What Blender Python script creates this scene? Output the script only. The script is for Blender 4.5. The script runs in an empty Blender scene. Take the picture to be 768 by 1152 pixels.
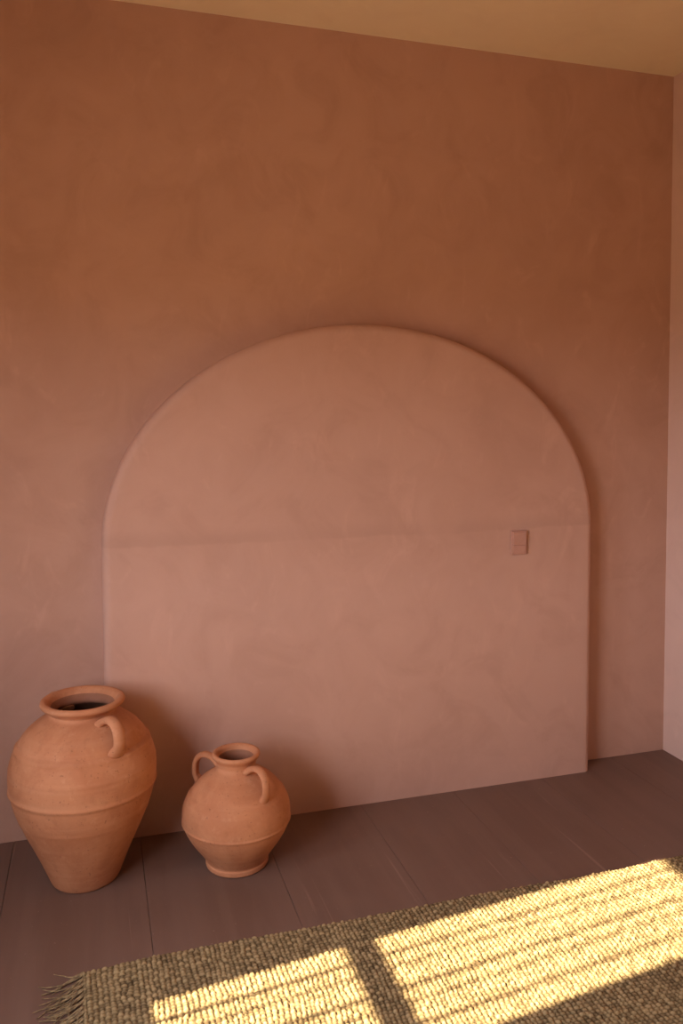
import bpy, bmesh, math, random
import numpy as np
from mathutils import Vector, Matrix
random.seed(7); rng=np.random.default_rng(7)
S=bpy.context.scene
C=bpy.context.collection

# ---------------- helpers ----------------
def srgb(r,g,b):
    f=lambda c:(c/255/12.92) if c/255<=.04045 else ((c/255+.055)/1.055)**2.4
    return (f(r),f(g),f(b),1)
def newmat(name):
    m=bpy.data.materials.new(name); m.use_nodes=True
    nt=m.node_tree; b=nt.nodes['Principled BSDF']
    return m,nt,b
def N(nt,t,**k):
    n=nt.nodes.new(t)
    for a,v in k.items(): setattr(n,a,v)
    return n
def L(nt,a,b): nt.links.new(a,b)
def mix(nt,fac,a,b,blend='MIX'):
    n=nt.nodes.new('ShaderNodeMix'); n.data_type='RGBA'; n.blend_type=blend
    for s,v in ((n.inputs[0],fac),(n.inputs[6],a),(n.inputs[7],b)):
        if isinstance(v,bpy.types.NodeSocket): L(nt,v,s)
        else: s.default_value=v
    return n.outputs[2]
def noise(nt,vec,scale,detail=4,rough=.55,dist=0.,mp=None):
    if mp:
        m=N(nt,'ShaderNodeMapping'); m.inputs['Scale'].default_value=mp; L(nt,vec,m.inputs[0]); vec=m.outputs[0]
    n=N(nt,'ShaderNodeTexNoise'); n.inputs['Scale'].default_value=scale; n.inputs['Detail'].default_value=detail
    n.inputs['Roughness'].default_value=rough; n.inputs['Distortion'].default_value=dist
    L(nt,vec,n.inputs['Vector']); return n.outputs['Fac']
def ramp(nt,v,a,b):
    n=N(nt,'ShaderNodeMapRange'); n.inputs[1].default_value=a; n.inputs[2].default_value=b
    L(nt,v,n.inputs[0]); n.interpolation_type='SMOOTHSTEP'; return n.outputs[0]
def math_(nt,op,a,b=0.):
    n=N(nt,'ShaderNodeMath'); n.operation=op
    for s,v in ((n.inputs[0],a),(n.inputs[1],b)):
        if isinstance(v,bpy.types.NodeSocket): L(nt,v,s)
        else: s.default_value=v
    return n.outputs[0]
def bump(nt,h,b,dist=.002,strength=1.,prev=None):
    n=N(nt,'ShaderNodeBump'); n.inputs['Distance'].default_value=dist; n.inputs['Strength'].default_value=strength
    L(nt,h,n.inputs['Height'])
    if prev: L(nt,prev,n.inputs['Normal'])
    if b: L(nt,n.outputs[0],b.inputs['Normal'])
    return n.outputs[0]

def plaster(name,c1,c2,seam=False,amt=1.):
    m,nt,b=newmat(name)
    g=N(nt,'ShaderNodeNewGeometry').outputs['Position']
    big=noise(nt,g,1.1,4,.55,.5)
    med=noise(nt,g,5.0,6,.62,1.0)
    fine=noise(nt,g,70,4,.6)
    st=noise(nt,g,9,4,.6,1.5,(1,1,.5))
    f=math_(nt,'ADD',math_(nt,'MULTIPLY',big,.65),math_(nt,'MULTIPLY',med,.35))
    col=mix(nt,ramp(nt,f,.34,.66),c1,c2)
    hi=tuple(min(1,x*1.10) for x in c2[:3])+(1,)
    lo=tuple(x*.92 for x in c1[:3])+(1,)
    col=mix(nt,math_(nt,'MULTIPLY',ramp(nt,st,.55,.75),.4*amt),col,hi)
    col=mix(nt,math_(nt,'MULTIPLY',ramp(nt,med,.5,.30),.3*amt),col,lo)
    h=math_(nt,'ADD',math_(nt,'MULTIPLY',med,.6),math_(nt,'MULTIPLY',fine,.10))
    if seam:
        sx=N(nt,'ShaderNodeSeparateXYZ'); L(nt,g,sx.inputs[0])
        w=noise(nt,g,3.,3,.5,0,(1,1,.2)); w2=noise(nt,g,25,3,.5)
        z=math_(nt,'ADD',sx.outputs[2],math_(nt,'ADD',math_(nt,'MULTIPLY',math_(nt,'SUBTRACT',w,.5),.03),math_(nt,'MULTIPLY',math_(nt,'SUBTRACT',w2,.5),.010)))
        step=ramp(nt,z,.882,.860)   # 1 below joint
        h=math_(nt,'ADD',h,math_(nt,'MULTIPLY',step,.30))
        band=math_(nt,'MULTIPLY',ramp(nt,z,.858,.868),ramp(nt,z,.92,.872))
        band=math_(nt,'MULTIPLY',band,ramp(nt,noise(nt,g,2.5,3,.5),.3,.6))
        col=mix(nt,math_(nt,'MULTIPLY',band,.38),col,tuple(x*.84 for x in c1[:3])+(1,))
    L(nt,col,b.inputs['Base Color'])
    b.inputs['Roughness'].default_value=.82
    b.inputs['Specular IOR Level'].default_value=.25
    bump(nt,h,b,.0030,.5)
    return m

M_wall=plaster('limewash_terracotta',srgb(189,147,126),srgb(201,159,138))
M_panel=plaster('limewash_rose',srgb(195,153,133),srgb(204,162,142),True)
M_right=plaster('limewash_pale_rose',srgb(214,178,161),srgb(220,185,168))
M_ceil=plaster('ceiling_ochre',srgb(242,221,188),srgb(246,228,196),amt=.6)
M_pale=plaster('limewash_cream',srgb(188,164,149),srgb(194,171,156),amt=.5)

def obj(name,me,mat=None,parent=None):
    o=bpy.data.objects.new(name,me); C.objects.link(o)
    if mat: me.materials.append(mat)
    if parent: o.parent=parent
    return o
def boxes(name,lst,mat,bev=0.,parent=None,seg=2,extra=[]):
    bm=bmesh.new()
    def add(l):
        for (x0,x1,y0,y1,z0,z1) in l:
            r=bmesh.ops.create_cube(bm,size=1)
            bmesh.ops.scale(bm,vec=(x1-x0,y1-y0,z1-z0),verts=r['verts'])
            bmesh.ops.translate(bm,vec=((x0+x1)/2,(y0+y1)/2,(z0+z1)/2),verts=r['verts'])
    add(lst)
    if bev: bmesh.ops.bevel(bm,geom=bm.edges[:],offset=bev,segments=seg,affect='EDGES',profile=.5)
    add(extra)
    me=bpy.data.meshes.new(name); bm.to_mesh(me); bm.free()
    return obj(name,me,mat,parent)

# ---------------- room ----------------
XL,XR,HC,YB=-1.0,2.009,2.448,-4.6
boxes('wall_back',[(XL-.1,XR+.1,0,.12,-.05,HC+.1)],M_wall)
boxes('wall_right',[(XR,XR+.1,YB,0,-.05,HC+.1)],M_right)
boxes('wall_front',[(XL-.1,XR+.1,YB-.1,YB,-.05,HC+.1)],M_pale)
boxes('ceiling',[(XL,XR,YB,0,HC,HC+.1)],M_ceil)
EL=32; tE=math.tan(math.radians(EL))*1.0078
zs,zh,zr0,zr1=1.119*tE,2.6*tE,1.62*tE,1.677*tE
W=[(-1.312,-.955,zs,zh),(-2.55,-1.54,zs,zh)]
fr=.035
W2=[(a-fr,b+fr,c-fr,d+fr) for a,b,c,d in W]
lw=[(XL-.1,XL,YB,0,-.05,W2[0][2]),(XL-.1,XL,YB,0,W2[0][3],HC+.1),
    (XL-.1,XL,W2[0][1],0,W2[0][2],W2[0][3]),(XL-.1,XL,W2[1][1],W2[0][0],W2[0][2],W2[0][3]),
    (XL-.1,XL,YB,W2[1][0],W2[0][2],W2[0][3])]
boxes('wall_left',lw,M_pale)
Mf,nt,b=newmat('window_frame_paint'); b.inputs['Base Color'].default_value=srgb(150,110,88); b.inputs['Roughness'].default_value=.5
def window(name,w,bars):
    a,b_,c,d=w
    L_=[(XL-.1,XL,a-fr,a,c-fr,d+fr),(XL-.1,XL,b_,b_+fr,c-fr,d+fr),(XL-.1,XL,a,b_,c-fr,c),(XL-.1,XL,a,b_,d,d+fr),
        (XL-.07,XL-.04,a,b_,zr0,zr1)]
    for y,wd in bars: L_.append((XL-.06,XL-.05,y-wd/2,y+wd/2,c,d))
    boxes(name,L_,Mf)
window('window_1',W[0],[(-1.022,.010),(-1.065,.007),(-1.135,.011),(-1.180,.007),(-1.245,.011)])  # thin unseen rods added to cast stripes into the sun patches
window('added_window',W[1],[(-2.05,.04)])  # unseen window added for more sky light and sun bounce off the floor

# floor boards
Mfl,nt,b=newmat('painted_floorboards')
g=N(nt,'ShaderNodeNewGeometry').outputs['Position']
gr=noise(nt,g,14,5,.6,.5,(1,.07,1)); mo=noise(nt,g,3,5,.6,.5); sc=noise(nt,g,40,3,.5,.3,(1,.03,1))
col=mix(nt,ramp(nt,gr,.35,.65),srgb(112,86,73),srgb(119,93,80))
col=mix(nt,math_(nt,'MULTIPLY',ramp(nt,mo,.4,.7),.5),col,srgb(126,99,86))
col=mix(nt,math_(nt,'MULTIPLY',ramp(nt,sc,.68,.76),.45),col,srgb(160,133,118))
sp=noise(nt,g,90,2,.5)
col=mix(nt,math_(nt,'MULTIPLY',ramp(nt,sp,.72,.77),.5),col,srgb(168,143,128))
L(nt,col,b.inputs['Base Color'])
rr=N(nt,'ShaderNodeMapRange'); rr.inputs[3].default_value=.42; rr.inputs[4].default_value=.62; L(nt,mo,rr.inputs[0]); L(nt,rr.outputs[0],b.inputs['Roughness'])
bump(nt,math_(nt,'ADD',gr,math_(nt,'MULTIPLY',sc,.3)),b,.0012,.5)
seams=[XL,-.60,-.241,.114,.469,.80,1.12,1.45,1.78,XR]
fl=[(seams[i]+.0005,seams[i+1]-.0005,YB,0,-.03,0) for i in range(len(seams)-1)]
boxes('floor',fl,Mfl,.0010,seg=2,extra=[(XL-.1,XR+.1,YB-.1,.12,-.06,-.02)])

# ---------------- arched panel ----------------
x0,x1,zc,rb,T=.020,1.645,.861,.668,.084
cx=(x0+x1)/2; ra=(x1-x0)/2
path=[(x0,0.)]+[(x0,z) for z in np.linspace(.05,zc-.02,24)]
for a in np.linspace(math.pi,0,121): path.append((cx+ra*math.cos(a),zc+rb*math.sin(a)))
path+=[(x1,z) for z in np.linspace(zc-.02,.05,24)]+[(x1,0.)]
P=np.array(path)
tg=np.gradient(P,axis=0); tg/=np.linalg.norm(tg,axis=1)[:,None]
nin=np.stack([tg[:,1],-tg[:,0]],1)
nin[0]=(1,0);nin[-1]=(-1,0)
R=.026
rings=[(0,.004),(0,-(T-R)*.5),(0,-(T-R))]
for k in range(1,11):
    t=k/10*math.pi/2
    rings.append((R*(1-math.cos(t)),-(T-R)-R*math.sin(t)))
rings.append((R+.02,-T)); rings.append((R+.05,-T))
bm=bmesh.new(); vr=[]
for off,y in rings:
    vr.append([bm.verts.new((p[0]+n[0]*off,y,max(0,p[1]+n[1]*off))) for p,n in zip(P,nin)])
for a,b2 in zip(vr[:-1],vr[1:]):
    for i in range(len(P)-1):
        bm.faces.new((a[i],a[i+1],b2[i+1],b2[i]))
bm.faces.new(vr[-1][::-1])
bmesh.ops.recalc_face_normals(bm,faces=bm.faces[:])
me=bpy.data.meshes.new('arched_wall_panel'); bm.to_mesh(me); bm.free()
for p in me.polygons: p.use_smooth=True
pan=obj('arched_wall_panel',me,M_panel)
big=max(me.polygons,key=lambda p:p.area)
if big.normal.y>0: me.flip_normals()

# ---------------- light switch ----------------
Ms,nt,b=newmat('switch_copper_plate'); b.inputs['Roughness'].default_value=.4
gs=N(nt,'ShaderNodeNewGeometry').outputs['Position']
L(nt,mix(nt,noise(nt,gs,60,3),srgb(186,136,116),srgb(194,146,126)),b.inputs['Base Color'])
sw=bpy.data.objects.new('light_switch',None); C.objects.link(sw)
sx,sz=1.355,.819
boxes('plate',[(sx-.029,sx+.029,-T-.009,-T,sz-.040,sz+.040)],Ms,.002,sw)
boxes('rocker_upper',[(sx-.024,sx+.024,-T-.014,-T-.006,sz-.006,sz+.035)],Ms,.0015,sw)
boxes('rocker_lower',[(sx-.024,sx+.024,-T-.011,-T-.006,sz-.035,sz-.009)],Ms,.0015,sw)

# ---------------- terracotta pots ----------------
def terracotta(name,c1,c2,c3):
    m,nt,b=newmat(name)
    g=N(nt,'ShaderNodeTexCoord').outputs['Object']
    n1=noise(nt,g,7,6,.65,.8); n2=noise(nt,g,26,6,.65); ringn=noise(nt,g,26,3,.5,.1,(.08,.08,2.2)); sp=noise(nt,g,120,2,.5)
    col=mix(nt,ramp(nt,n1,.35,.65),c1,c2)
    col=mix(nt,math_(nt,'MULTIPLY',ramp(nt,ringn,.45,.75),.22),col,c3)
    col=mix(nt,math_(nt,'MULTIPLY',ramp(nt,n2,.55,.72),.4),col,c3)
    col=mix(nt,math_(nt,'MULTIPLY',ramp(nt,n2,.46,.30),.35),col,tuple(x*.78 for x in c1[:3])+(1,))
    col=mix(nt,math_(nt,'MULTIPLY',ramp(nt,sp,.66,.74),.5),col,tuple(x*.5 for x in c1[:3])+(1,))
    L(nt,col,b.inputs['Base Color']); b.inputs['Roughness'].default_value=.75; b.inputs['Specular IOR Level'].default_value=.25
    h=math_(nt,'ADD',math_(nt,'MULTIPLY',ringn,.65),math_(nt,'MULTIPLY',n2,.5))
    bump(nt,h,b,.003,.6)
    return m
Mp=terracotta('terracotta',srgb(182,119,82),srgb(196,134,95),srgb(212,157,120))
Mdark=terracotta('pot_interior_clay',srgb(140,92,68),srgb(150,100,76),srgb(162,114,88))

def catmull(pts,n):
    out=[];pts=[np.array(p,float) for p in pts]
    Q=[2*pts[0]-pts[1]]+pts+[2*pts[-1]-pts[-2]]
    for i in range(1,len(Q)-2):
        for k in range(n):
            t=k/n;a,b_,c,d=Q[i-1],Q[i],Q[i+1],Q[i+2]
            out.append(.5*((2*b_)+(-a+c)*t+(2*a-5*b_+4*c-d)*t*t+(-a+3*b_-3*c+d)*t**3))
    out.append(pts[-1]); return out
def pot(name,loc,outer,lip,inner,ridges,handles,seg=128):
    e=bpy.data.objects.new(name,None); C.objects.link(e); e.location=loc
    prof=catmull(outer,16)
    prof=[p.copy() for p in prof]
    for p in prof:
        for zr,am,w in ridges: p[0]+=am*math.exp(-((p[1]-zr)/w)**2)
    prof=[np.array([0,0.])]+prof+catmull(lip,5)[1:]
    no=len(prof); prof+=catmull(inner,6)[1:]+[np.array([0,inner[-1][1]])]
    bm=bmesh.new(); rows=[]
    for r,z in prof:
        if r<1e-6: rows.append([bm.verts.new((0,0,z))]); continue
        row=[]
        for i in range(seg):
            a=2*math.pi*i/seg
            k=1+.006*math.sin(2*a+z*6)+.004*math.sin(3*a-z*11+1)
            row.append(bm.verts.new((r*k*math.cos(a),r*k*math.sin(a),z)))
        rows.append(row)
    for j,(a,b_) in enumerate(zip(rows[:-1],rows[1:])):
        for i in range(seg):
            i2=(i+1)%seg
            if len(a)==1: fc=bm.faces.new((a[0],b_[i2],b_[i]))
            elif len(b_)==1: fc=bm.faces.new((a[i],a[i2],b_[0]))
            else: fc=bm.faces.new((a[i],a[i2],b_[i2],b_[i]))
            fc.smooth=True
            fc.material_index=1 if j>no+2 else 0
    me=bpy.data.meshes.new('body'); bm.to_mesh(me); bm.free()
    me.materials.append(Mp); me.materials.append(Mdark)
    o=bpy.data.objects.new('body',me); C.objects.link(o); o.parent=e
    for hi,(d,pts,w,t) in enumerate(handles):
        d=np.array(d,float); d/=np.linalg.norm(d)
        c=catmull(pts,8); side=np.array([-d[1],d[0],0])
        C3=[np.array([d[0]*r,d[1]*r,z]) for r,z in c]
        bm=bmesh.new(); rows=[]
        nC=len(C3)
        for i,p in enumerate(C3):
            q=C3[min(i+1,nC-1)]-C3[max(i-1,0)]; q/=np.linalg.norm(q)
            nn=np.cross(side,q)
            s=i/(nC-1); fl=1+.45*max(0,abs(s-.5)*2-.7)/.3
            row=[]
            for k in range(20):
                a=2*math.pi*k/20
                ca,sa=math.cos(a),math.sin(a)
                rx=w*fl*ca; ry=t*fl*sa*(1-.25*(abs(ca)<.35)*(sa>0))
                row.append(bm.verts.new(p+side*rx+nn*ry))
            rows.append(row)
        for a,b_ in zip(rows[:-1],rows[1:]):
            for k in range(20):
                fc=bm.faces.new((a[k],a[(k+1)%20],b_[(k+1)%20],b_[k])); fc.smooth=True
        bm.faces.new(rows[0]); bm.faces.new(rows[-1][::-1])
        bmesh.ops.recalc_face_normals(bm,faces=bm.faces[:])
        me=bpy.data.meshes.new('handle_%d'%(hi+1)); bm.to_mesh(me); bm.free()
        me.materials.append(Mp)
        h=bpy.data.objects.new('handle_%d'%(hi+1),me); C.objects.link(h); h.parent=e
    return e
h1=[(.085,.436),(.114,.456),(.142,.464),(.166,.455),(.178,.432),(.178,.408),(.162,.385)]
pot('terracotta_jar',(-.038,-.252,.0),
    [(.083,0.),(.090,.008),(.103,.04),(.126,.095),(.153,.155),(.176,.215),(.189,.275),(.188,.325),(.174,.37),(.147,.41),(.112,.438),(.090,.450),(.084,.458)],
    [(.084,.458),(.092,.468),(.104,.474),(.109,.481),(.107,.489),(.098,.491),(.089,.486)],
    [(.089,.486),(.079,.470),(.076,.452),(.10,.435),(.145,.39),(.172,.30),(.15,.17),(.08,.02)],
    [(.264,.0038,.005),(.375,.0030,.005),(.386,-.002,.004),(.19,.0009,.006),(.325,.0009,.006)],
    [((.50,-.86,0),h1,.0165,.0105),((-.50,.86,0),h1,.0165,.0105)])
h2=[(.050,.272),(.076,.288),(.102,.292),(.122,.278),(.129,.255),(.127,.230),(.112,.208)]
pot('terracotta_jar.001',(.366,-.303,.0),
    [(.080,0.),(.086,.004),(.087,.014),(.086,.022),(.102,.046),(.126,.080),(.144,.115),(.149,.145),(.143,.180),(.122,.215),(.094,.243),(.068,.260),(.056,.270),(.053,.280)],
    [(.053,.280),(.056,.292),(.062,.300),(.066,.307),(.064,.313),(.057,.314),(.051,.309)],
    [(.051,.309),(.047,.295),(.046,.275),(.06,.258),(.11,.22),(.135,.15),(.11,.08),(.06,.02)],
    [(.128,.0028,.004),(.20,.0015,.004),(.212,-.0015,.003)],
    [((.47,-.88,0),h2,.0125,.0085),((-.80,.60,0),h2,.0125,.0085)])

# ---------------- woven rug ----------------
rx0,rx1,ry1,ry0=-.045,1.93,-.668,-2.9
cxs,cys=.0118,.0100
nx=int((rx1-rx0)/cxs*5.5); ny=int((ry1-ry0)/cys*5.5)
X,Y=np.meshgrid(np.linspace(rx0,rx1,nx),np.linspace(ry1,ry0,ny))
U=X-rx0; V=ry1-Y
def smooth_noise(sc,amp):
    gx=int((rx1-rx0)/sc)+3; gy=int((ry1-ry0)/sc)+3
    G=rng.standard_normal((gy,gx)); u=U/sc; v=V/sc
    iu=np.floor(u).astype(int); iv=np.floor(v).astype(int); fu=u-iu; fv=v-iv
    fu=fu*fu*(3-2*fu); fv=fv*fv*(3-2*fv)
    return amp*((G[iv,iu]*(1-fu)+G[iv,iu+1]*fu)*(1-fv)+(G[iv+1,iu]*(1-fu)+G[iv+1,iu+1]*fu)*fv)
wob=.004*np.sin(U*9)+.003*np.sin(U*23+1)+smooth_noise(.03,.0013)
wobx=.003*np.sin(V*17+.5)+.002*np.sin(U*41)+smooth_noise(.03,.0016)
j=(V+wob)/cys; jj=np.floor(j).astype(int)
i=(U+wobx)/cxs; ii=np.floor(i).astype(int)
rj=rng.random((400,400))
cellr=rj[np.clip(jj,-1,398)+1,np.clip(ii,-1,398)+1]
fi=i-ii; fj=j-jj
par=((ii+jj)%2).astype(float)
sx_=np.sin(np.pi*fi); sy_=np.sin(np.pi*fj)
h=par*(sx_**.35)*(sy_**.7)+(1-par)*.80*(sx_**.7)*(sy_**.35)
Z=.006+h*(.0045+.0026*cellr)+.0005*rng.random(h.shape)+smooth_noise(.006,.0005)
edge=np.minimum.reduce([U,V,rx1-X,Y-ry0]); Z*=np.clip(edge/.006,.15,1)
Z+= .002*(np.sin(U*5+V*3)+1)*.5
Yr=Y+.006*np.sin(U*3.1+.4)+.004*np.sin(U*8)+.030*(U/(rx1-rx0))
Xr=X+.004*np.sin(V*12)
co=np.stack([Xr,Yr,Z],-1).reshape(-1,3)
idx=np.arange(nx*ny).reshape(ny,nx)
q=np.stack([idx[:-1,:-1],idx[1:,:-1],idx[1:,1:],idx[:-1,1:]],-1).reshape(-1,4)
me=bpy.data.meshes.new('woven_rug')
me.vertices.add(len(co)); me.vertices.foreach_set('co',co.ravel().astype(np.float32))
me.loops.add(q.size); me.loops.foreach_set('vertex_index',q.ravel().astype(np.int32))
me.polygons.add(len(q)); me.polygons.foreach_set('loop_start',np.arange(0,q.size,4,dtype=np.int32))
me.polygons.foreach_set('loop_total',np.full(len(q),4,dtype=np.int32))
me.polygons.foreach_set('use_smooth',np.ones(len(q),dtype=bool))
me.update(calc_edges=True); me.validate()
at=me.attributes.new('yarn','FLOAT','POINT'); at.data.foreach_set('value',(cellr*.45+h*.55).ravel().astype(np.float32))
Mr,nt,b=newmat('jute_weave')
g=N(nt,'ShaderNodeNewGeometry').outputs['Position']
ya=N(nt,'ShaderNodeAttribute'); ya.attribute_name='yarn'
fib=noise(nt,g,500,3,.7,1.); pa=noise(nt,g,12,4,.6)
f1=math_(nt,'ADD',math_(nt,'MULTIPLY',ya.outputs['Fac'],.65),math_(nt,'MULTIPLY',fib,.35))
col=mix(nt,ramp(nt,f1,.2,.8),srgb(84,69,48),srgb(178,154,112))
col=mix(nt,math_(nt,'MULTIPLY',ramp(nt,pa,.4,.7),.3),col,srgb(146,124,88))
L(nt,col,b.inputs['Base Color']); b.inputs['Roughness'].default_value=.95; b.inputs['Specular IOR Level'].default_value=.1
bump(nt,fib,b,.002,.8)
rug=obj('woven_rug',me,Mr)
cu=bpy.data.curves.new('fringe','CURVE'); cu.dimensions='3D'; cu.bevel_depth=.0017; cu.bevel_resolution=2
y=ry1-.004
while y>ry0+.01:
    base=math.radians(random.gauss(208,9))
    for s in range(5):
        ln=random.uniform(.07,.11); ang=base+math.radians(random.gauss(0,8))
        k=6; sp=cu.splines.new('POLY'); sp.points.add(k)
        px,py=rx0+.006,y+random.uniform(-.004,.004); zz=.008; a=ang
        for n in range(k+1):
            sp.points[n].co=(px,py,max(.0024,zz),1); sp.points[n].radius=1.2-.7*n/k
            px+=math.cos(a)*ln/k; py+=math.sin(a)*ln/k; a+=random.gauss(0,.2); zz=zz*.6+random.uniform(0,.003)
    y-=.018
fo=obj('fringe',cu,None,rug)
Mfr,nt,b=newmat('jute_fringe'); g=N(nt,'ShaderNodeNewGeometry').outputs['Position']
L(nt,mix(nt,ramp(nt,noise(nt,g,90,3),.35,.65),srgb(116,96,68),srgb(160,138,100)),b.inputs['Base Color']); b.inputs['Roughness'].default_value=.95
cu.materials.append(Mfr)

# ---------------- light ----------------
az=Vector((1,.125,0)).normalized(); el=math.radians(EL)
d=Vector((az.x*math.cos(el),az.y*math.cos(el),-math.sin(el)))
sun=bpy.data.lights.new('sun','SUN'); sun.energy=37; sun.angle=math.radians(.53); sun.color=(1,.82,.56)
so=bpy.data.objects.new('sun',sun); C.objects.link(so); so.rotation_euler=d.to_track_quat('-Z','Y').to_euler(); so.location=(-4,-2,4)
w=bpy.data.worlds.new('sky'); S.world=w; w.use_nodes=True
nt=w.node_tree; bg=nt.nodes['Background']
tc=N(nt,'ShaderNodeTexCoord'); sz_=N(nt,'ShaderNodeSeparateXYZ'); L(nt,tc.outputs['Generated'],sz_.inputs[0])
c=mix(nt,ramp(nt,sz_.outputs[2],-.05,.08),srgb(146,126,106),srgb(229,230,243))
L(nt,c,bg.inputs['Color']); bg.inputs['Strength'].default_value=23
for k,(a,b_,c_,d_) in enumerate(W):
    la=bpy.data.lights.new('window_portal','AREA'); la.shape='RECTANGLE'; la.size=b_-a; la.size_y=d_-c_
    la.cycles.is_portal=True
    lo=bpy.data.objects.new('window_portal_%d'%(k+1),la); C.objects.link(lo)
    M3=Matrix(((0,0,-1),(-1,0,0),(0,1,0)))
    lo.matrix_world=Matrix.Translation((XL-.11,(a+b_)/2,(c_+d_)/2))@M3.to_4x4()

# ---------------- camera ----------------
f_,yaw,pit,cy,roll,H=928.7,.2926,.0491,512.16,-.0032,1.2465
cam=bpy.data.cameras.new('camera'); co_=bpy.data.objects.new('camera',cam); C.objects.link(co_)
fw=Vector((math.sin(yaw)*math.cos(pit),math.cos(yaw)*math.cos(pit),-math.sin(pit)))
r=Vector((math.cos(yaw),-math.sin(yaw),0)); u=r.cross(fw)
r2=r*math.cos(roll)+u*math.sin(roll); u2=-r*math.sin(roll)+u*math.cos(roll)
m=Matrix((( r2.x,u2.x,-fw.x,0),(r2.y,u2.y,-fw.y,-2.54),(r2.z,u2.z,-fw.z,H),(0,0,0,1)))
co_.matrix_world=m
cam.sensor_width=36; cam.lens=f_/1152*36; cam.shift_y=(cy-576)/1152
cam.clip_start=.02
S.camera=co_
S.view_settings.view_transform='Standard'; S.view_settings.look='None'; S.view_settings.exposure=0
